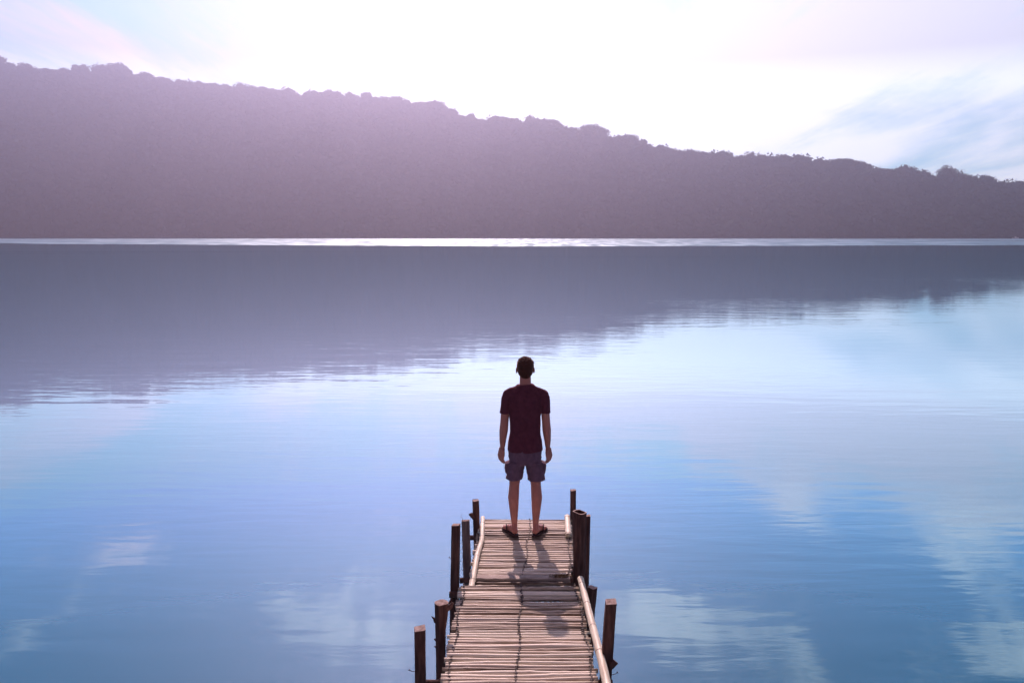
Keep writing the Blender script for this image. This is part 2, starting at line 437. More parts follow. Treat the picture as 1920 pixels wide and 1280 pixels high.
# crown templates -----------------------------------------------------------
def ico(sub):
    bm = bmesh.new(); bmesh.ops.create_icosphere(bm, subdivisions=sub, radius=1)
    v = np.array([x.co[:] for x in bm.verts]); f = np.array([[q.index for q in x.verts] for x in bm.faces]); bm.free()
    return v, f
ICO1, ICO2 = ico(1), ico(2)
def leaf_tris(n, centers, radii, size, r_):
    """ragged leaf clumps on the shells of sub-blobs"""
    k = r_.integers(0, len(centers), n)
    d = r_.normal(size=(n, 3)); d /= np.linalg.norm(d, axis=1)[:, None]
    d[:, 2] = np.where(d[:, 2] < -.35, -d[:, 2], d[:, 2])
    c = centers[k] + d * radii[k] * (r_.uniform(.80, 1.32, n)[:, None])
    a = r_.normal(size=(n, 3)); b = r_.normal(size=(n, 3))
    a /= np.linalg.norm(a, axis=1)[:, None]; b /= np.linalg.norm(b, axis=1)[:, None]
    s = size * r_.uniform(.6, 1.3, n)[:, None]
    v = np.stack([c + a * s, c - a * s * .6 + b * s * .6, c - b * s * .8 - a * s * .2], axis=1).reshape(-1, 3)
    return v, np.arange(3 * n).reshape(n, 3)
def crown_template(kind, nleaf, seed, core=True, size=.16):
    r_ = np.random.default_rng(seed)
    if kind == 'round':
        nb = 8; th = r_.uniform(0, 6.28, nb); q = r_.uniform(.1, .62, nb)
        cs = np.stack([np.cos(th) * q, np.sin(th) * q, r_.uniform(-.15, .42, nb)], 1); rr = r_.uniform(.34, .52, nb)[:, None] * np.array([[1, 1, .85]])
    elif kind == 'umbrella':
        nb = 26; th = r_.uniform(0, 6.28, nb); q = np.sqrt(r_.uniform(.0, .72, nb))
        cs = np.stack([np.cos(th) * q, np.sin(th) * q, .42 - .85 * q * q + r_.uniform(-.06, .06, nb)], 1)
        cs[17:, 2] -= r_.uniform(.2, .5, 9); cs[17:, :2] *= .7; rr = r_.uniform(.24, .34, nb)[:, None] * np.array([[1, 1, .85]])
    else:
        nb = 6; cs = np.stack([r_.uniform(-.25, .25, nb), r_.uniform(-.25, .25, nb), np.linspace(-.3, .9, nb)], 1); rr = np.linspace(.5, .2, nb)[:, None] * np.array([[1, 1, .9]])
    vs = []; fs = []; off = 0
    if core:
        for c, q in zip(cs, rr):
            v, f = ICO1
            jit = 1 + .18 * r_.normal(size=(len(v), 1))
            vs.append(c + v * q * .66 * jit); fs.append(f + off); off += len(v)
    v, f = leaf_tris(nleaf, cs, rr, size, r_)
    vs.append(v); fs.append(f + off)
    return np.concatenate(vs), np.concatenate(fs)

LOW = [crown_template('round', 60, s, size=.17) for s in range(5)]
for i, (v, f) in enumerate(LOW):      # lighter core for the mass of the wood
    r_ = np.random.default_rng(50 + i)
    cv_, cf_ = ICO2
    vv = cv_ * (np.array([.8, .8, .7]) + .16 * r_.normal(size=(len(cv_), 1))) + np.array([0, 0, .1])
    l, lf = leaf_tris(70, np.array([[0, 0, .1]]), np.array([[.82, .82, .75]]), .2, r_)
    LOW[i] = (np.concatenate([vv, l]), np.concatenate([cf_, lf + len(vv)]))
HIGH = [crown_template(k, 800, s, size=.125) for s, k in enumerate(['round', 'round', 'umbrella', 'round', 'umbrella', 'round', 'spire'])]

def scatter(items):
    V = []; F = []; off = 0
    for (v, f), p, sx, sz, rot in items:
        c, s = math.cos(rot), math.sin(rot)
        q = np.empty_like(v)
        q[:, 0] = (v[:, 0] * c - v[:, 1] * s) * sx + p[0]
        q[:, 1] = (v[:, 0] * s + v[:, 1] * c) * sx + p[1]
        q[:, 2] = v[:, 2] * sz + p[2]
        V.append(q); F.append(f + off); off += len(v)
    return np.concatenate(V), np.concatenate(F)

items = []
for i in range(7600):
    a = rnd.uniform(-36, 36); t = rnd.random() ** .85
    H = float(ridge_h(a))
    if H < 90 and rnd.random() > H / 90: continue
    x, y, z = hill_pt(a, max(t, .012))
    s = rnd.uniform(5.5, 10.5) * (1.0 if rnd.random() < .93 else 1.4)
    items.append((LOW[rnd.randrange(5)], (x, y, z + s * .55), s, s * rnd.uniform(.7, 1.05), rnd.uniform(0, 6.28)))
for i in range(900):      # a fringe of bushes dipping over the shoreline
    a = -36 + 72 * i / 900 + rnd.uniform(-.04, .04)
    x, y, z = hill_pt(a, .012)
    s = rnd.uniform(2.5, 6)
    items.append((LOW[rnd.randrange(5)], (x, y, 1.0 + s * .4), s, s * .8, rnd.uniform(0, 6.28)))
V, F = scatter(items)
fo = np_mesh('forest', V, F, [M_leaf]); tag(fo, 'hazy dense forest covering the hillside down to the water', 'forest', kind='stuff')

items = []
for row, (t0, sp_) in enumerate([(1.0, 8.0), (.965, 8.5), (.93, 9.0), (1.02, 12)]):
    a = -36.0
    while a < 36:
        rr = float(ridge_r(a)); a += math.degrees(sp_ * rnd.uniform(.6, 1.5) / rr)
        x, y, z = hill_pt(a, t0 + rnd.uniform(-.012, .012))
        k = rnd.random()
        s = rnd.uniform(3.2, 7.0) if k < .85 else rnd.uniform(7.0, 11)
        tp = HIGH[rnd.choice([0, 1, 3, 5, 5, 2, 4, 6] if k < .8 else [0, 1, 2, 4])]
        hz = s * rnd.uniform(.6, .95)
        items.append((tp, (x, y, z + rnd.uniform(1.5, 4.5) + hz * .2), s, hz, rnd.uniform(0, 6.28)))
V, F = scatter(items)
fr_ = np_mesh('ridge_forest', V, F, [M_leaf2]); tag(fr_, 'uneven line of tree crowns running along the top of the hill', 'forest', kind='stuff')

# single trees that stand out of the skyline -------------------------------
def px_az(px): return math.degrees(math.atan((px - 960) / 1600 * .992))
def skyline_tree(px, wide, tall, kind, label, name='ridge_tree', lift=-3.0, gap=False):
    a = px_az(px); x, y, z = hill_pt(a, 1.0)
    root = empty(name, (x, y, z)); tag(root, label, 'tree', 'trees standing out on the skyline')
    sx = wide / 2
    r_ = random.Random(int(px))
    H0 = CAN - 5.5 + lift                                     # where the crown starts above the ground
    tb = MB(); top = H0 + tall * .5
    tb.tube([(0, 0, -2), (.3, 0, H0 * .5), (0, .2, H0), (r_.uniform(-1, 1), 0, top)], [1.0, .75, .6, .25], 8)
    for k in range(9 if kind != 'bare' else 16):
        an = r_.uniform(0, 6.28); q = r_.uniform(.45, .9) * sx
        z1 = H0 + tall * r_.uniform(.25, .75) if kind != 'bare' else H0 + tall * r_.uniform(.4, 1.0)
        p1 = Vector((math.cos(an) * q, math.sin(an) * q, z1))
        p0 = Vector((0, 0, H0 + r_.uniform(-3, 2)))
        m_ = p0.lerp(p1, .5) + Vector((0, 0, -1.2))
        tb.tube([p0, m_, p1], [.38, .24, .08], 5)
    tb.build('trunk', M_trunk, root)
    sd_ = int(px) % 97
    if kind == 'bare':
        v, f = leaf_tris(26, np.array([[0, 0, .3]]), np.array([[.8, .8, .7]]), .10, np.random.default_rng(sd_))
    else:
        v, f = crown_template(kind, 3000 if not gap else 1900, sd_, core=not gap, size=.062)
    q = np.array(v) * np.array([sx, sx, tall * .78]) + np.array([0, 0, H0 + tall * .42])
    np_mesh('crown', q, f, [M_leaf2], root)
skyline_tree(8, 24, 13, 'round', 'bushy tree on the skyline at the left edge of the hill')
skyline_tree(140, 26, 9, 'umbrella', 'low spreading tree on the ridge near the left end', gap=True)
skyline_tree(232, 44, 13, 'round', 'broad rounded tree just before the first drop of the ridge')
skyline_tree(388, 17, 11, 'round', 'small tree on the pink part of the ridge below the white glow')
skyline_tree(465, 30, 9, 'round', 'broad low crown on the ridge right of the small pink tree')
skyline_tree(645, 13, 9, 'bare', 'thin sparse tree sticking up from the pink middle of the ridge', lift=0)
skyline_tree(820, 34, 10, 'round', 'rounded crown at the shoulder where the ridge starts to drop')
skyline_tree(884, 13, 12, 'round', 'small bushy tree on the slope below the shoulder of the ridge')
skyline_tree(934, 40, 10, 'round', 'flat topped clump of crowns above the standing man')
skyline_tree(1022, 44, 14, 'umbrella', 'wide domed tree left of the large umbrella shaped tree')
skyline_tree(1108, 43, 21, 'umbrella', 'large umbrella shaped tree standing clear on the skyline', lift=-.5)
skyline_tree(1176, 24, 12, 'round', 'dense round tree right of the large umbrella shaped tree')
skyline_tree(1248, 22, 9, 'umbrella', 'lacy open tree with sky showing through its crown', gap=True)
skyline_tree(1432, 22, 10, 'umbrella', 'small flat topped tree above the middle of the right slope', gap=True)
skyline_tree(1490, 17, 9, 'umbrella', 'open airy tree with gaps between its branches on the right slope', gap=True)
skyline_tree(1578, 38, 11, 'round', 'long rounded group of crowns bulging from the right slope')
skyline_tree(1690, 8, 7, 'bare', 'thin twiggy treetop poking out left of the big dark round tree', lift=0)
skyline_tree(1732, 13, 8, 'round', 'small leafy crown next to the big dark round tree', gap=True)
skyline_tree(1768, 24, 17, 'round', 'big dark round tree standing tallest at the right end', lift=0)
skyline_tree(1796, 9, 13, 'bare', 'leafless thin branches against the sky right of the big dark tree', lift=0)
skyline_tree(1816, 13, 8, 'round', 'smooth low dome shaped tree right of the leafless branches')
skyline_tree(1846, 17, 11, 'round', 'dark tree with curly crown edge near the right frame edge', gap=True)
skyline_tree(1888, 14, 8, 'umbrella', 'spiky light crown, last tree at the right edge', gap=True)

# ------------------------------------------------------------------ small boat by the far shore
bt = empty('boat', (438, 748, 0)); tag(bt, 'tiny white boat lying by the far shore at the right edge', 'boat')
b = MB()
secs = [(-2.6, .9, .55), (-1.5, 1.0, .5), (0, 1.05, .5), (1.4, .85, .6), (2.4, .35, .8), (2.9, .04, .95)]
vs = []; fs = []
for x, hw, zt in secs: vs += [(x, -hw, zt), (x, -hw * .6, -.1), (x, hw * .6, -.1), (x, hw, zt), (x, hw * .85, zt), (x, hw * .5, .1), (x, -hw * .5, .1), (x, -hw * .85, zt)]
for i in range(5):
    for k in range(8): fs.append((i * 8 + k, i * 8 + (k + 1) % 8, (i + 1) * 8 + (k + 1) % 8, (i + 1) * 8 + k))
fs.append(tuple(reversed(range(8)))); b.add(vs, fs); b.build('hull', M_white, bt)
b = MB(); b.ball((.2, 0, 1.0), (.8, .7, .55), 10, 6); b.build('cabin', M_white, bt)
b = MB(); b.tube([(-.9, 0, .5), (-.9, 0, 2.0)], [.05, .04], 6); b.build('mast', M_white, bt)

# ------------------------------------------------------------------ jetty
ZF, ZN = 1.30, 1.40
jet = empty('bamboo_jetty', (0, 6.5, 0)); tag(jet, 'narrow bamboo slat jetty on rough wooden posts reaching into the lake', 'jetty')
JO = Vector((0, -6.5, 0))
class JB(MB):
    def build(s, name, mats, parent=jet, smooth=False):
        s.v = [(x, y - 6.5, z) for x, y, z in s.v]
        return MB.build(s, name, mats, parent, smooth)

def slat(mb, y, x0, x1, z, r, rr):
    """one bamboo culm lying across the deck"""
    n = 26; pts = []; rads = []
    ph = rr.uniform(0, 6.28); amp = rr.uniform(.001, .006); skew = rr.uniform(-.008, .008)
    nodes = []; q = x0 + rr.uniform(.0, .3)
    while q < x1: nodes.append(q); q += rr.uniform(.22, .42)
    for i in range(n):
        x = x0 + (x1 - x0) * i / (n - 1)
        k = 1.0
        for nd in nodes: k += .20 * math.exp(-((x - nd) / .012) ** 2)
        k += .06 * math.sin(x * 9 + ph * 3)
        pts.append((x, y + amp * math.sin(x * 4 + ph) + skew * (x - .1), z + r * .0 + .003 * math.sin(x * 6 + ph * 2)))
        rads.append(r * k * (1 - .10 * (i / n)))
    mb.tint = rr.random()
    mb.tube(pts, rads, 8)

rr = random.Random(3)
near_y = []
mb = JB(); y = 3.0
while y < 6.56:
    r = rr.uniform(.0095, .0185); y += r
    x0 = -.445 + .03 * (y - 5.0) / 1.57 + rr.uniform(-.014, .012) + (.03 if rr.random() < .12 else 0)
    if 5.75 > y > 5.3: x0 -= .012
    x1 = .545 + rr.uniform(-.015, .015)
    slat(mb, y, x0, x1, ZN + rr.uniform(-.007, .006) - .02, r, rr); near_y.append((y, r))
    y += r + rr.uniform(.004, .011) + (.010 if rr.random() < .14 else 0)
deck1 = mb.build('near_deck', M_bamboo, smooth=True); deck1['label'] = 'nearer deck section of close laid bamboo slats'
far_y = []
mb = JB(); y = 6.99
while y < 8.42:
    r = rr.uniform(.014, .021); y += r
    x0 = -.365 + .05 * (y - 7.0) / 1.4 + rr.uniform(-.02, .015)
    x1 = (.515 if y < 7.25 else .56 + .04 * (y - 7.3)) + rr.uniform(-.012, .012)
    slat(mb, y, x0, x1, ZF + rr.uniform(-.008, .005) - .02, r, rr); far_y.append((y, r))
    y += r + rr.uniform(.005, .017)
for yy_ in (6.62, 6.70, 6.78, 6.86): slat(mb, yy_, -.34, .49, ZF - .03, .02, rr)
deck2 = mb.build('far_deck', M_bamboo, smooth=True); deck2['label'] = 'lower far deck section with wider gaps between slats'
for z_, ya, yb, xa, xb in ((ZN, 3.0, 6.54, -.40, .52), (ZF, 6.99, 8.38, -.30, .50)):
    mb = JB(); x = xa
    while x < xb:
        mb.tint = rr.random(); mb.tube([(x, ya, z_ - .060), (x + .004, (ya + yb) / 2, z_ - .061), (x, yb, z_ - .060)], [.013, .0145, .013], 6)
        x += rr.uniform(.034, .05)
    mb.build('under_mat', M_bark, smooth=True)
# flat board at the joint
mb = JB(); n = 20
vs = []; fs = []
for i in range(n):
    x = -.31 + .80 * i / (n - 1); w0 = .004 * math.sin(i * 1.3)
    for (dy, dz) in ((-.048 + w0, -.012), (.044 + w0, -.012), (.044 + w0, .010 + .002 * math.sin(i)), (.036 + w0, .014), (-.04 + w0, .014 + .002 * math.sin(i * 2)), (-.048 + w0, .010)):
        vs.append((x, 6.935 + dy, ZF + dz - .006))
for i in range(n - 1):
    for k in range(6): fs.append((i * 6 + k, (i + 1) * 6 + k, (i + 1) * 6 + (k + 1) % 6, i * 6 + (k + 1) % 6))
fs += [tuple(range(6)), tuple(reversed(range((n - 1) * 6, n * 6)))]
mb.add(vs, fs); mb.build('joint_board', M_board)

def culm(name, pts, r0, r1, nodes, label, mats=(M_rail, M_node), flat=1.0):
    mb = JB(); P = [Vector(p) for p in pts]; n = 60
    Lt = [(P[i + 1] - P[i]).length for i in range(len(P) - 1)]; T = sum(Lt)
    def at(s_):
        s_ *= T
        for i, l in enumerate(Lt):
            if s_ <= l or i == len(Lt) - 1: return P[i].lerp(P[i + 1], s_ / l)
            s_ -= l
    cs = [at(i / (n - 1)) for i in range(n)]
    sm = [cs[0]] + [(cs[i - 1] + cs[i] * 2 + cs[i + 1]) / 4 for i in range(1, n - 1)] + [cs[-1]]
    rads = []
    for i in range(n):
        s_ = i / (n - 1); r = r0 + (r1 - r0) * s_
        for nd in nodes: r += r * .13 * math.exp(-((s_ - nd) * T / .014) ** 2)
        rads.append(r * (1 + .02 * math.sin(i * .9)))
    mb.tube(sm, rads, 14, squash=flat)
    o = mb.build(name, list(mats), smooth=True)
    for nd in nodes:            # dark ring at each joint of the culm
        i = min(n - 2, max(1, int(nd * (n - 1))))
        c = sm[i]; d = (sm[i + 1] - sm[i - 1]).normalized()
        m2 = JB(); m2.tube([c - d * .003, c + d * .003], [rads[i] * 1.035] * 2, 14, squash=flat)
        m2.build('bamboo_ring', M_node, smooth=True).parent = o
    if label: o['label'] = label
    return o
culm('edge_rail', [(-.335, 6.60, ZF + .020), (-.325, 6.95, ZF + .022), (-.315, 7.35, ZF + .024), (-.285, 7.75, ZF + .022), (-.298, 8.42, ZF + .018)], .025, .021, [.12, .42, .68, .9], 'pale bamboo pole along the left edge of the far deck', flat=.75)
culm('edge_rail', [(.542, 7.90, ZF + .018), (.566, 8.45, ZF + .022)], .029, .027, [.06, .93], 'short pale bamboo piece at the far right corner', flat=.7)
culm('edge_rail', [(.592, 4.2, ZN + .02), (.586, 5.3, ZN + .024), (.566, 6.0, ZN + .027), (.553, 6.60, ZN + .028)], .030, .0245, [.24, .50, .655, .80, .955], 'long pale bamboo pole along the right edge of the near deck')

# stringers and cross poles under the deck
for x in (-.30, .08, .45):
    mb = JB(); mb.tube([(x, 2.8, ZN - .075), (x + .01, 4.8, ZN - .078), (x, 6.5, ZN - .075)], [.032, .035, .032], 10); mb.build('stringer', M_bark, smooth=True)
for x in (-.24, .10, .44):
    mb = JB(); mb.tube([(x, 6.45, ZF - .075), (x + .01, 7.5, ZF - .072), (x, 8.40, ZF - .075)], [.030, .032, .030], 10); mb.build('stringer', M_bark, smooth=True)
for x0, x1, yy_, z in ((-.515, .62, 6.69, ZF - .045), (-.43, .63, 8.24, ZF - .13), (-.58, .66, 5.28, ZN - .14), (-.46, .66, 7.20, ZF - .14)):
    mb = JB(); mb.tube([(x0, yy_, z), ((x0 + x1) / 2, yy_ + .01, z - .004), (x1, yy_, z)], [.026, .029, .027], 10); mb.build('cross_pole', M_bark, smooth=True)

# dark cord woven along the slats
def lashing(ys, xs, z, seed, skip=.0, bead=.0082):
    r_ = random.Random(seed); mb = JB(); pts = []
    y0, y1 = ys[0][0], ys[-1][0]
    for i, (y, r) in enumerate(ys):
        s_ = (y - y0) / (y1 - y0)
        x = xs[0] + (xs[1] - xs[0]) * s_ + .010 * math.sin(y * 9 + seed) + r_.uniform(-.004, .004)
        side = .006 if i % 2 else -.006
        pts.append((x - side, y - r * .9, z - .016)); pts.append((x + side * .5, y, z + r - .0165))
        if r_.random() > skip:
            mb.ball((x + r_.uniform(-.003, .003), y + r * 1.05, z - .006), (bead * r_.uniform(.85, 1.25), bead * .95, bead * .9), 8, 5)
    mb.tube(pts, [.0018] * len(pts), 5)
    mb.tube([(p[0] + .006 * (1 if k % 4 < 2 else -1), p[1], p[2] + .0006) for k, p in enumerate(pts)], [.0016] * len(pts), 5)
    mb.build('lashing', M_cord, smooth=True)
lashing(near_y, (-.425, -.385), ZN, 1)
lashing(near_y, (-.035, .078), ZN, 2)
lashing(near_y, (.515, .512), ZN, 3)
lashing(far_y, (.10, .19), ZF, 4, .5, .007)
lashing(far_y, (.49 + .0, .585), ZF, 5, .15, .0075)
lashing([q for q in far_y if 7.0 < q[0] < 8.0], (-.34, -.325), ZF, 6, .1, .008)

# posts ---------------------------------------------------------------------
def square_post(x, y, xb, zt, wx, wy, yaw, mats, label, extra=None, taper=1.0):
    mb = JB(); n = 16; z0 = -.6
    vs = []; r_ = random.Random(int(x * 1000) + 5)
    zb = 1.2
    for i in range(n + 1):
        z = z0 + (zt - z0) * i / n
        s_ = (z - zb) / (zt - zb); cx_ = xb + (x - xb) * s_
        ca, sa = math.cos(R(yaw)), math.sin(R(yaw))
        k = taper + (1 - taper) * max(0, min(1, s_))
        for (px_, py_) in ((-1, -.86), (-.86, -1), (.86, -1), (1, -.86), (1, .86), (.86, 1), (-.86, 1), (-1, .86)):
            ax = px_ * wx / 2 * k + r_.uniform(-.0012, .0012); ay = py_ * wy / 2 * k + r_.uniform(-.0012, .0012)
            vs.append((cx_ + ax * ca - ay * sa, y + ax * sa + ay * ca, z + ((r_.uniform(-.003, .003) + .09 * ax + .06 * ay) if i == n else 0)))
    fs = [(i * 8 + k, i * 8 + (k + 1) % 8, (i + 1) * 8 + (k + 1) % 8, (i + 1) * 8 + k) for i in range(n) for k in range(8)]
    mb.add(vs, fs)
    mb.cur = 1; mb.add([Vector(v) for v in vs[-8:]], [tuple(range(8))])
    mb.cur = 0
    if extra: extra(mb)
    o = mb.build('post', mats); o['label'] = label
    return o
def log_post(x, y, xb, zt, rt, rb, mats, label, hollow=False, flare=0, extra=None, seed=1):
    mb = JB(); n = 30; m = 22; z0 = -.6; zb = 1.2; vs = []
    for i in range(m + 1):
        z = z0 + (zt - z0) * i / m
        s_ = max(0, min(1, (z - zb) / (zt - zb))); cx_ = xb + (x - xb) * ((z - zb) / (zt - zb))
        r = rb + (rt - rb) * s_
        for k in range(n):
            an = 2 * math.pi * k / n
            q = r * (1 + .07 * noise.noise(Vector((math.cos(an) * 1.6 + seed, math.sin(an) * 1.6, z * 3))) + .03 * noise.noise(Vector((math.cos(an) * 6, math.sin(an) * 6 + seed, z * 4))))
            if flare: q += flare * max(0, math.cos(an - .3)) ** 3 * max(0, 1 - abs(z - (zt - .045)) / .10)
            zz = z + (.004 * math.sin(3 * an + seed) + .10 * q * math.cos(an + seed) if i == m else 0)
            vs.append((cx_ + q * math.cos(an), y + q * math.sin(an), zz))
    fs = [(i * n + k, i * n + (k + 1) % n, (i + 1) * n + (k + 1) % n, (i + 1) * n + k) for i in range(m) for k in range(n)]
    mb.add(vs, fs)
    top = [Vector(v) for v in vs[-n:]]; c = sum(top, Vector()) / n
    if hollow:
        ins = [c + (p - c) * .80 for p in top]; dn = [p + Vector((0, 0, -.10)) for p in ins]
        mb.cur = 1; mb.add(top + ins, [(k, (k + 1) % n, n + (k + 1) % n, n + k) for k in range(n)])
        mb.cur = 0; mb.add(ins + dn, [(k, (k + 1) % n, n + (k + 1) % n, n + k) for k in range(n)] + [tuple(range(n, 2 * n))])
    else:
        mb.cur = 1; mb.add(top, [tuple(range(n))]); mb.cur = 0
    if extra: extra(mb)
    o = mb.build('post', mats, smooth=True); o['label'] = label
    try: o.data.set_sharp_from_angle(angle=R(40))
    except Exception: pass
    return o
DK = [M_bark, M_end]; GR = [M_grey, M_end]
def stub(pts, rads, n=6): return lambda mb: mb.tube(pts, rads, n)
square_post(-.360, 8.2, -.352, 1.571, .060, .058, 12, DK, 'dark square post at the far left corner', stub([(-.37, 8.18, 1.40), (-.41, 8.17, 1.435), (-.425, 8.16, 1.44)], [.03, .02, .006]), 1.0)
square_post(-.411, 7.3, -.400, 1.673, .070, .032, -4, GR, 'flat grey plank post on the left side')
square_post(-.459, 6.75, -.475, 1.827, .064, .055, -14, DK, 'tall dark square post on the left, highest of that side', stub([(-.49, 6.73, 1.20), (-.52, 6.70, 1.17)], [.02, .008]))
log_post(-.507, 5.75, -.507, 1.607, .041, .036, DK, 'round rough log post with a flared knotty top', flare=.034, seed=4,
         extra=lambda mb: (mb.tube([(-.54, 5.74, 1.47), (-.552, 5.735, 1.497), (-.568, 5.73, 1.515)], [.014, .008, .002], 6), mb.tube([(-.535, 5.74, 1.33), (-.552, 5.735, 1.345)], [.010, .004], 6), mb.tube([(-.535, 5.74, 1.28), (-.549, 5.735, 1.29)], [.012, .004], 6),
                           mb.tube([(-.475, 5.75, 1.555), (-.435, 5.76, 1.575), (-.418, 5.765, 1.60)], [.026, .018, .008], 7)))
square_post(-.591, 5.2, -.593, 1.682, .070, .070, 9, DK, 'dark square post nearest at the lower left, standing apart')
square_post(.627, 8.5, .629, 1.583, .055, .05, 5, DK, 'thin dark post at the far right corner')
log_post(.571, 6.95, .572, 1.868, .060, .050, [M_bark, M_end], 'thick round hollow topped post on the right', hollow=True, seed=9)
log_post(.649, 7.1, .643, 1.785, .026, .0265, DK, 'slim post right behind the thick hollow post', seed=12)
log_post(.629, 6.4, .622, 1.442, .036, .029, DK, 'short round post hidden behind the right pale pole', flare=.012, seed=15)
square_post(.650, 5.35, .619, 1.794, .070, .075, -3, DK, 'dark square post at the lower right with pale top',
            lambda mb: mb.tube([(.655, 5.33, 1.375), (.675, 5.32, 1.38), (.697, 5.31, 1.385)], [.042, .024, .003], 6), 1.06)
# nails and wire
def nail(pts, label):
    mb = JB(); mb.tube(pts, [.0022] * len(pts), 6); e = Vector(pts[-1]); d = (e - Vector(pts[-2])).normalized()
    mb.tube([e - d * .001, e + d * .002], [.007, .007], 8)
    o = mb.build('nail', M_rust); o['label'] = label
nail([(-.62, 5.18, 1.40), (-.64, 5.17, 1.405), (-.660, 5.17, 1.415)], 'bent nail sticking out of the lower left post')
nail([(.66, 5.33, 1.295), (.68, 5.32, 1.305), (.697, 5.32, 1.318)], 'bent nail sticking out of the lower right post')
nail([(-.49, 6.73, 1.545), (-.505, 6.72, 1.55), (-.515, 6.72, 1.56)], 'short nail in the tall left post')
mb = JB(); wp = []
for k in range(7):
    z = 1.22 + .08 * k; wp += [(-.437, 7.28, z), (-.450 - .010 * (k % 3), 7.25, z + .02), (-.442, 7.262, z + .045)]
mb.tube(wp, [.002] * len(wp), 5)
mb.build('loose_wire', M_rust)

# clump of dry grass caught at the joint
mb = MB(); r_ = random.Random(5)
for k in range(420):
    x = r_.gauss(0, .042); y = r_.gauss(0, .014); z = r_.uniform(0, .014)
    if abs(x) > .1 or abs(y) > .034: continue
    a = r_.uniform(0, 6.28); l = r_.uniform(.008, .024)
    d = Vector((math.cos(a) * l, math.sin(a) * l * .7, r_.uniform(-.3, .8) * l))
    p = Vector((x, y, z)); mb.tint = r_.random()
    mb.tube([p, p + d * .6 + Vector((0, 0, .003)), p + d], [.0013, .001, .0004], 3, cap=False)
gc = mb.build('dry_grass_clump', M_moss); gc.location = (.415, 6.925, ZF + .008)
tag(gc, 'small clump of dry brown grass at the step between the two decks', 'dry grass')

# ------------------------------------------------------------------ the man
man = empty('person', (.126, 7.98, ZF + .016)); man.scale = (1, 1, .988); tag(man, 'man in dark t-shirt and shorts standing at the jetty end, back to us', 'person')
b = MB()
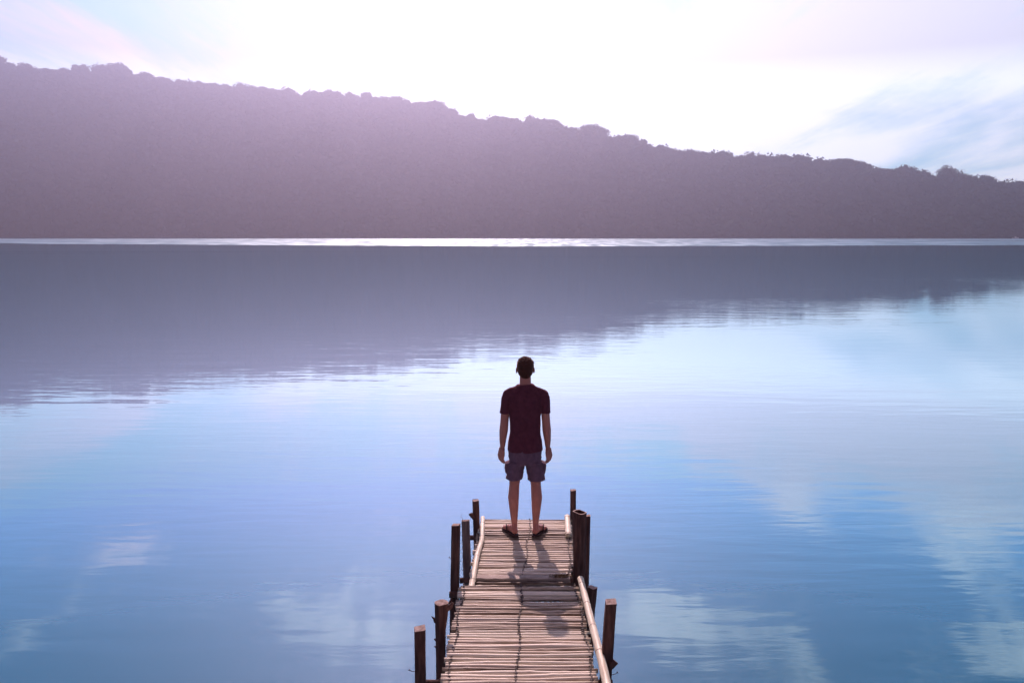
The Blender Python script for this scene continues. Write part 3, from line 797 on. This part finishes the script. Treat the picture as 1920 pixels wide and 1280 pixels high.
# torso under the clothes
b.loft([(0, 0, .74, .120, .085), (0, 0, .90, .126, .09), (0, .0, 1.0, .122, .085), (0, 0, 1.1, .124, .085), (0, 0, 1.22, .132, .09), (0, 0, 1.33, .140, .088), (0, -.005, 1.41, .11, .065), (0, -.01, 1.46, .065, .052)], 24)
for s in (-1, 1):
    b.capsule((s * .06, -.01, 1.42), .034, (s * .160, -.005, 1.36), .038)
    # legs
    fx = .093 if s < 0 else .090
    b.capsule((s * .070, 0, .80), .070, (s * .094, 0, .60), .0625)
    b.capsule((s * .094, 0, .62), .063, (s * .103, -.004, .49), .0500)
    b.capsule((s * .103, -.004, .49), .0495, (s * .112, -.020, .36), .0545)
    b.capsule((s * .112, -.020, .37), .0540, (s * .108, -.014, .26), .0455)
    b.capsule((s * .108, -.014, .26), .0455, (s * .103, -.008, .10), .0290)
    b.ball((s * .100, .012, .49), (.046, .045, .05), 12, 8)           # kneecap
    # foot, toes turned out
    an = R(28) * s
    def F(x, y, z): return (s * .112 + x * math.cos(an) + y * math.sin(an), -.02 - x * math.sin(an) + y * math.cos(an), z)
    b.capsule((s * .103, -.008, .10), .029, F(0, -.015, .05), .031)
    b.ball(F(0, -.030, .036), (.031, .034, .034), 12, 8)              # heel
    b.capsule(F(0, -.02, .036), .030, F(.002, .09, .034), .028)
    b.capsule(F(0, .03, .055), .028, F(.0, .10, .035), .026)
    b.capsule(F(-.010, .09, .026), .024, F(-.016, .15, .022), .020)
    b.capsule(F(.016, .08, .024), .022, F(.024, .135, .018), .017)
    for q, (tx, ty, tr) in enumerate([(-.026 * 1, .178, .0125), (-.008, .184, .0095), (.008, .178, .0088), (.022, .168, .0082), (.034, .154, .0078)]):
        k = -1 if s > 0 else 1
        k = 1 if s > 0 else -1
        b.capsule(F(k * tx * .9, ty - .04, .018), tr, F(k * tx, ty, .013), tr * .92)
    # arm
    b.capsule((s * .172, -.004, 1.350), .034, (s * .190, -.008, 1.22), .040)
    b.capsule((s * .190, -.008, 1.22), .0415, (s * .199, -.014, 1.10), .0405)
    b.capsule((s * .199, -.014, 1.10), .0405, (s * .205, -.006, 1.03), .0425)
    b.capsule((s * .205, -.006, 1.03), .0425, (s * .214, .022, .93), .0335)
    b.capsule((s * .214, .022, .93), .0335, (s * .2175, .042, .855), .0245)
    # hand: back of the hand outward and forward, fingers curled in
    b.capsule((s * .2175, .042, .86), .0235, (s * .222, .050, .83), .0225)
    W = Vector((s * .222, .048, .835))
    ax = Vector((s * .72, .69, 0)).normalized()                       # across the palm, thumb side towards the body and back
    dn = Vector((s * .12, .06, -1)).normalized()
    pn = ax.cross(dn).normalized() * (1 if s < 0 else -1)              # palm normal
    if pn.y > 0: pn = -pn
    for q in (-1.5, -.5, .5, 1.5):
        b.capsule(W + ax * q * .013 + dn * .005, .0155, W + ax * (q * .0185 + .004) + dn * .075, .0125)
    for q, ln in ((-1.5, .066), (-.5, .078), (.5, .074), (1.5, .058)):
        p = W + ax * (q * .0185 + .004) + dn * .076
        d1 = (dn + Vector((-s * .18, -.10, 0))).normalized(); d2 = (dn + Vector((-s * .55, -.28, 0))).normalized(); d3 = (dn + Vector((-s * .85, -.45, 0))).normalized()
        p1 = p + d1 * ln * .42; p2 = p1 + d2 * ln * .34; p3 = p2 + d3 * ln * .24
        b.capsule(p, .0100, p1, .0090); b.capsule(p1, .0090, p2, .0082); b.capsule(p2, .0082, p3, .0072)
    t0 = W - ax * .020 + dn * .012 + pn * .006; t1 = t0 + (dn * .75 - ax * .75 + pn * .3).normalized() * .034
    t2 = t1 + (dn - ax * .12).normalized() * .032; t3 = t2 + (dn + ax * .06).normalized() * .024
    b.capsule(t0, .0165, t1, .0125); b.capsule(t1, .0118, t2, .0100); b.capsule(t2, .0100, t3, .0084)
# neck and head
b.capsule((0, -.012, 1.42), .058, (0, .000, 1.56), .0535)
b.ball((0, .000, 1.652), (.074, .090, .092), 20, 14)
b.ball((0, .038, 1.590), (.056, .060, .066), 18, 12)
b.ball((0, .060, 1.553), (.030, .030, .022), 12, 8)                   # chin
b.capsule((0, .085, 1.640), .010, (0, .106, 1.602), .013)             # nose
for s in (-1, 1):
    b.ball((s * .010, .094, 1.600), (.009, .011, .008), 8, 6)
    b.ball((s * .081, -.002, 1.612), (.0085, .018, .032), 10, 8, Matrix.Rotation(s * .35, 3, 'Z'))
    b.ball((s * .030, .078, 1.668), (.022, .012, .008), 10, 6)        # brow
    b.ball((s * .036, .070, 1.610), (.020, .020, .018), 10, 6)        # cheek
b.ball((0, .092, 1.572), (.024, .010, .006), 12, 6)
b.ball((0, .090, 1.562), (.021, .010, .006), 12, 6)
body = remeshed(b, 'body', M_skin, man, .0042, 3)
for s in (-1, 1):
    e = MB(); e.ball((s * .031, .080, 1.650), .0115, 12, 8); e.build('eye', M_white, man, True)
    e = MB(); e.ball((s * .031, .0905, 1.650), .0045, 8, 6); e.build('iris', M_hair, man, True)

def folds(amp, sc_, sd, zlo=0, zhi=9):
    def f(c, n):
        q = noise.fractal(Vector((c.x * sc_[0] + sd, c.y * sc_[1], c.z * sc_[2])), .9, 2.1, 3)
        return c + n * q * amp
    return f
# t-shirt: hollow-looking shell over the torso
b = MB()
b.loft([(0, 0, .828, .166, .122), (0, 0, .85, .167, .121), (0, 0, .92, .160, .114), (0, 0, .99, .149, .106), (0, 0, 1.06, .148, .106), (0, 0, 1.14, .153, .112), (0, 0, 1.22, .160, .117), (0, 0, 1.30, .170, .118), (0, -.002, 1.37, .172, .106), (0, -.006, 1.42, .135, .086), (0, -.008, 1.452, .098, .072), (0, -.008, 1.470, .086, .068)], 36, .92)
for s in (-1, 1):
    b.capsule((s * .08, -.006, 1.415), .048, (s * .165, -.005, 1.377), .052)
    b.ball((s * .168, -.005, 1.368), (.055, .060, .058), 14, 10)
    b.cone((s * .194, -.008, 1.200), (.047, .058), (s * .178, -.005, 1.36), (.052, .060), 24)
    b.cone((s * .1945, -.008, 1.196), (.0485, .0595), (s * .194, -.008, 1.213), (.0485, .0595), 24)      # sleeve hem
b.cone((0, -.009, 1.458), (.084, .068), (0, -.006, 1.478), (.079, .064), 28)                              # collar band
b.cone((0, 0, .826), (.1675, .1235), (0, 0, .842), (.1675, .1235), 36)
remeshed(b, 't_shirt', M_shirt, man, .0055, 2, folds(.0085, (8, 8, 5), 2.2))
# shorts
b = MB()
b.loft([(0, 0, .70, .150, .112), (0, 0, .76, .162, .122), (0, 0, .84, .160, .116), (0, 0, .90, .150, .108)], 36, .95)
for s in (-1, 1):
    zb = .548 if s < 0 else .532
    b.cone((s * .105, .002, zb), (.083, .090), (s * .086, 0, .72), (.088, .108), 28)
    b.cone((s * .105, .002, zb - .001), (.0855, .0925), (s * .1045, .002, zb + .022), (.0855, .0925), 28)
    b.ball((s * .182, .0, .655), (.020, .055, .060), 12, 8)                   # cargo pocket
    b.cone((s * .183, .0, .685), (.022, .060), (s * .176, 0, .712), (.018, .058), 16)
    b.ball((s * .178, .0, .615), (.017, .050, .022), 12, 8)
remeshed(b, 'shorts', M_short, man, .0055, 1, folds(.009, (9, 9, 10), 5.1))
# hair: short crop with uneven tufts
b = MB()
b.ball((0, -.008, 1.658), (.0825, .098, .082), 22, 16)
b.ball((.003, .0, 1.678), (.076, .088, .060), 20, 14)
b.ball((0, -.030, 1.610), (.0735, .074, .072), 18, 12)
b.ball((0, -.040, 1.565), (.050, .040, .030), 14, 8)
hr = random.Random(8)
for k in range(240):
    a_ = hr.uniform(0, 6.28); ph = hr.uniform(.25, 1.5)
    d = Vector((math.cos(a_) * math.cos(ph), math.sin(a_) * math.cos(ph), math.sin(ph)))
    c = Vector((0, -.008, 1.660)) + Vector((d.x * .080, d.y * .095, d.z * .078))
    e = c + (d + Vector((hr.uniform(-.5, .5), hr.uniform(.1, .8), .2))).normalized() * hr.uniform(.006, .015)
    b.capsule(c, .0045, e, .0022)
def hairline(c, n):
    # keep the cap off the face
    if c.y > .045 and c.z < 1.700: return Vector((c.x * .80, c.y * .62, c.z))
    if c.z < 1.64 and abs(c.x) > .055 and c.y > -.02: return Vector((c.x * .88, c.y, c.z))
    return c
remeshed(b, 'hair', M_hair, man, .0040, 1, hairline)
# flip-flops
for s in (-1, 1):
    an = R(28) * s
    def F(x, y, z): return Vector((s * .112 + x * math.cos(an) + y * math.sin(an), -.02 - x * math.sin(an) + y * math.cos(an), z))
    out_ = []
    for k in range(40):
        q = 2 * math.pi * k / 40; yy_ = math.sin(q); wd = .050 + .008 * yy_ - .009 * math.exp(-((yy_ + .1) / .35) ** 2)
        out_.append((wd * math.cos(q), .060 + .146 * yy_))
    mbs = MB(); n = 40; vs = []
    for z, k in ((-.014, .96), (-.011, 1.0), (.004, 1.0), (.008, .97)):
        for x, y in out_: vs.append(F(x * k, .06 + (y - .06) * k, z))
    fs = [(i * n + k, i * n + (k + 1) % n, (i + 1) * n + (k + 1) % n, (i + 1) * n + k) for i in range(3) for k in range(n)]
    fs += [tuple(reversed(range(n))), tuple(range(3 * n, 4 * n))]
    mbs.add(vs, fs)
    ff = mbs.build('flip_flop', M_foam, man)
    ms = MB()
    for sx in (-1, 1): ms.tube([F(sx * .046, .045, .004), F(sx * .038, .075, .045), F(sx * .018, .115, .056), F(-s * .010, .150, .034), F(-s * .012, .156, .006)], [.005, .006, .006, .005, .004], 8)
    ms.build('strap', M_foam, ff, True)

# ------------------------------------------------------------------ haze over the lake
hm = bpy.data.materials.new('haze_air'); hm.use_nodes = True
hn = hm.node_tree; hn.nodes.clear()
ho = hn.nodes.new('ShaderNodeOutputMaterial'); pv = hn.nodes.new('ShaderNodeVolumePrincipled')
pv.inputs['Color'].default_value = (.72, .725, 1, 1); pv.inputs['Density'].default_value = .00060; pv.inputs['Anisotropy'].default_value = .79
pv.inputs['Density Attribute'].default_value = ''
hn.links.new(pv.outputs[0], ho.inputs['Volume'])
try: hm.cycles.homogeneous_volume = True
except Exception: pass
x0, x1, y0, y1, z0, z1 = -2450, 2450, -450, 2450, -3.0, 350
hz = np_mesh('haze', [(x0, y0, z0), (x1, y0, z0), (x1, y1, z0), (x0, y1, z0), (x0, y0, z1), (x1, y0, z1), (x1, y1, z1), (x0, y1, z1)],
             [(3, 2, 1, 0), (4, 5, 6, 7), (0, 1, 5, 4), (1, 2, 6, 5), (2, 3, 7, 6), (3, 0, 4, 7)], [hm])
tag(hz, 'pale sunlit haze filling the air over the lake', 'haze', kind='stuff')

# ------------------------------------------------------------------ render
sc.render.engine = 'CYCLES'
sc.cycles.use_denoising = True
sc.cycles.max_bounces = 5; sc.cycles.diffuse_bounces = 2; sc.cycles.glossy_bounces = 3; sc.cycles.volume_bounces = 0
sc.cycles.sample_clamp_indirect = 8
sc.view_settings.view_transform = 'Standard'; sc.view_settings.look = 'None'
sc.view_settings.exposure = .34; sc.view_settings.gamma = 1
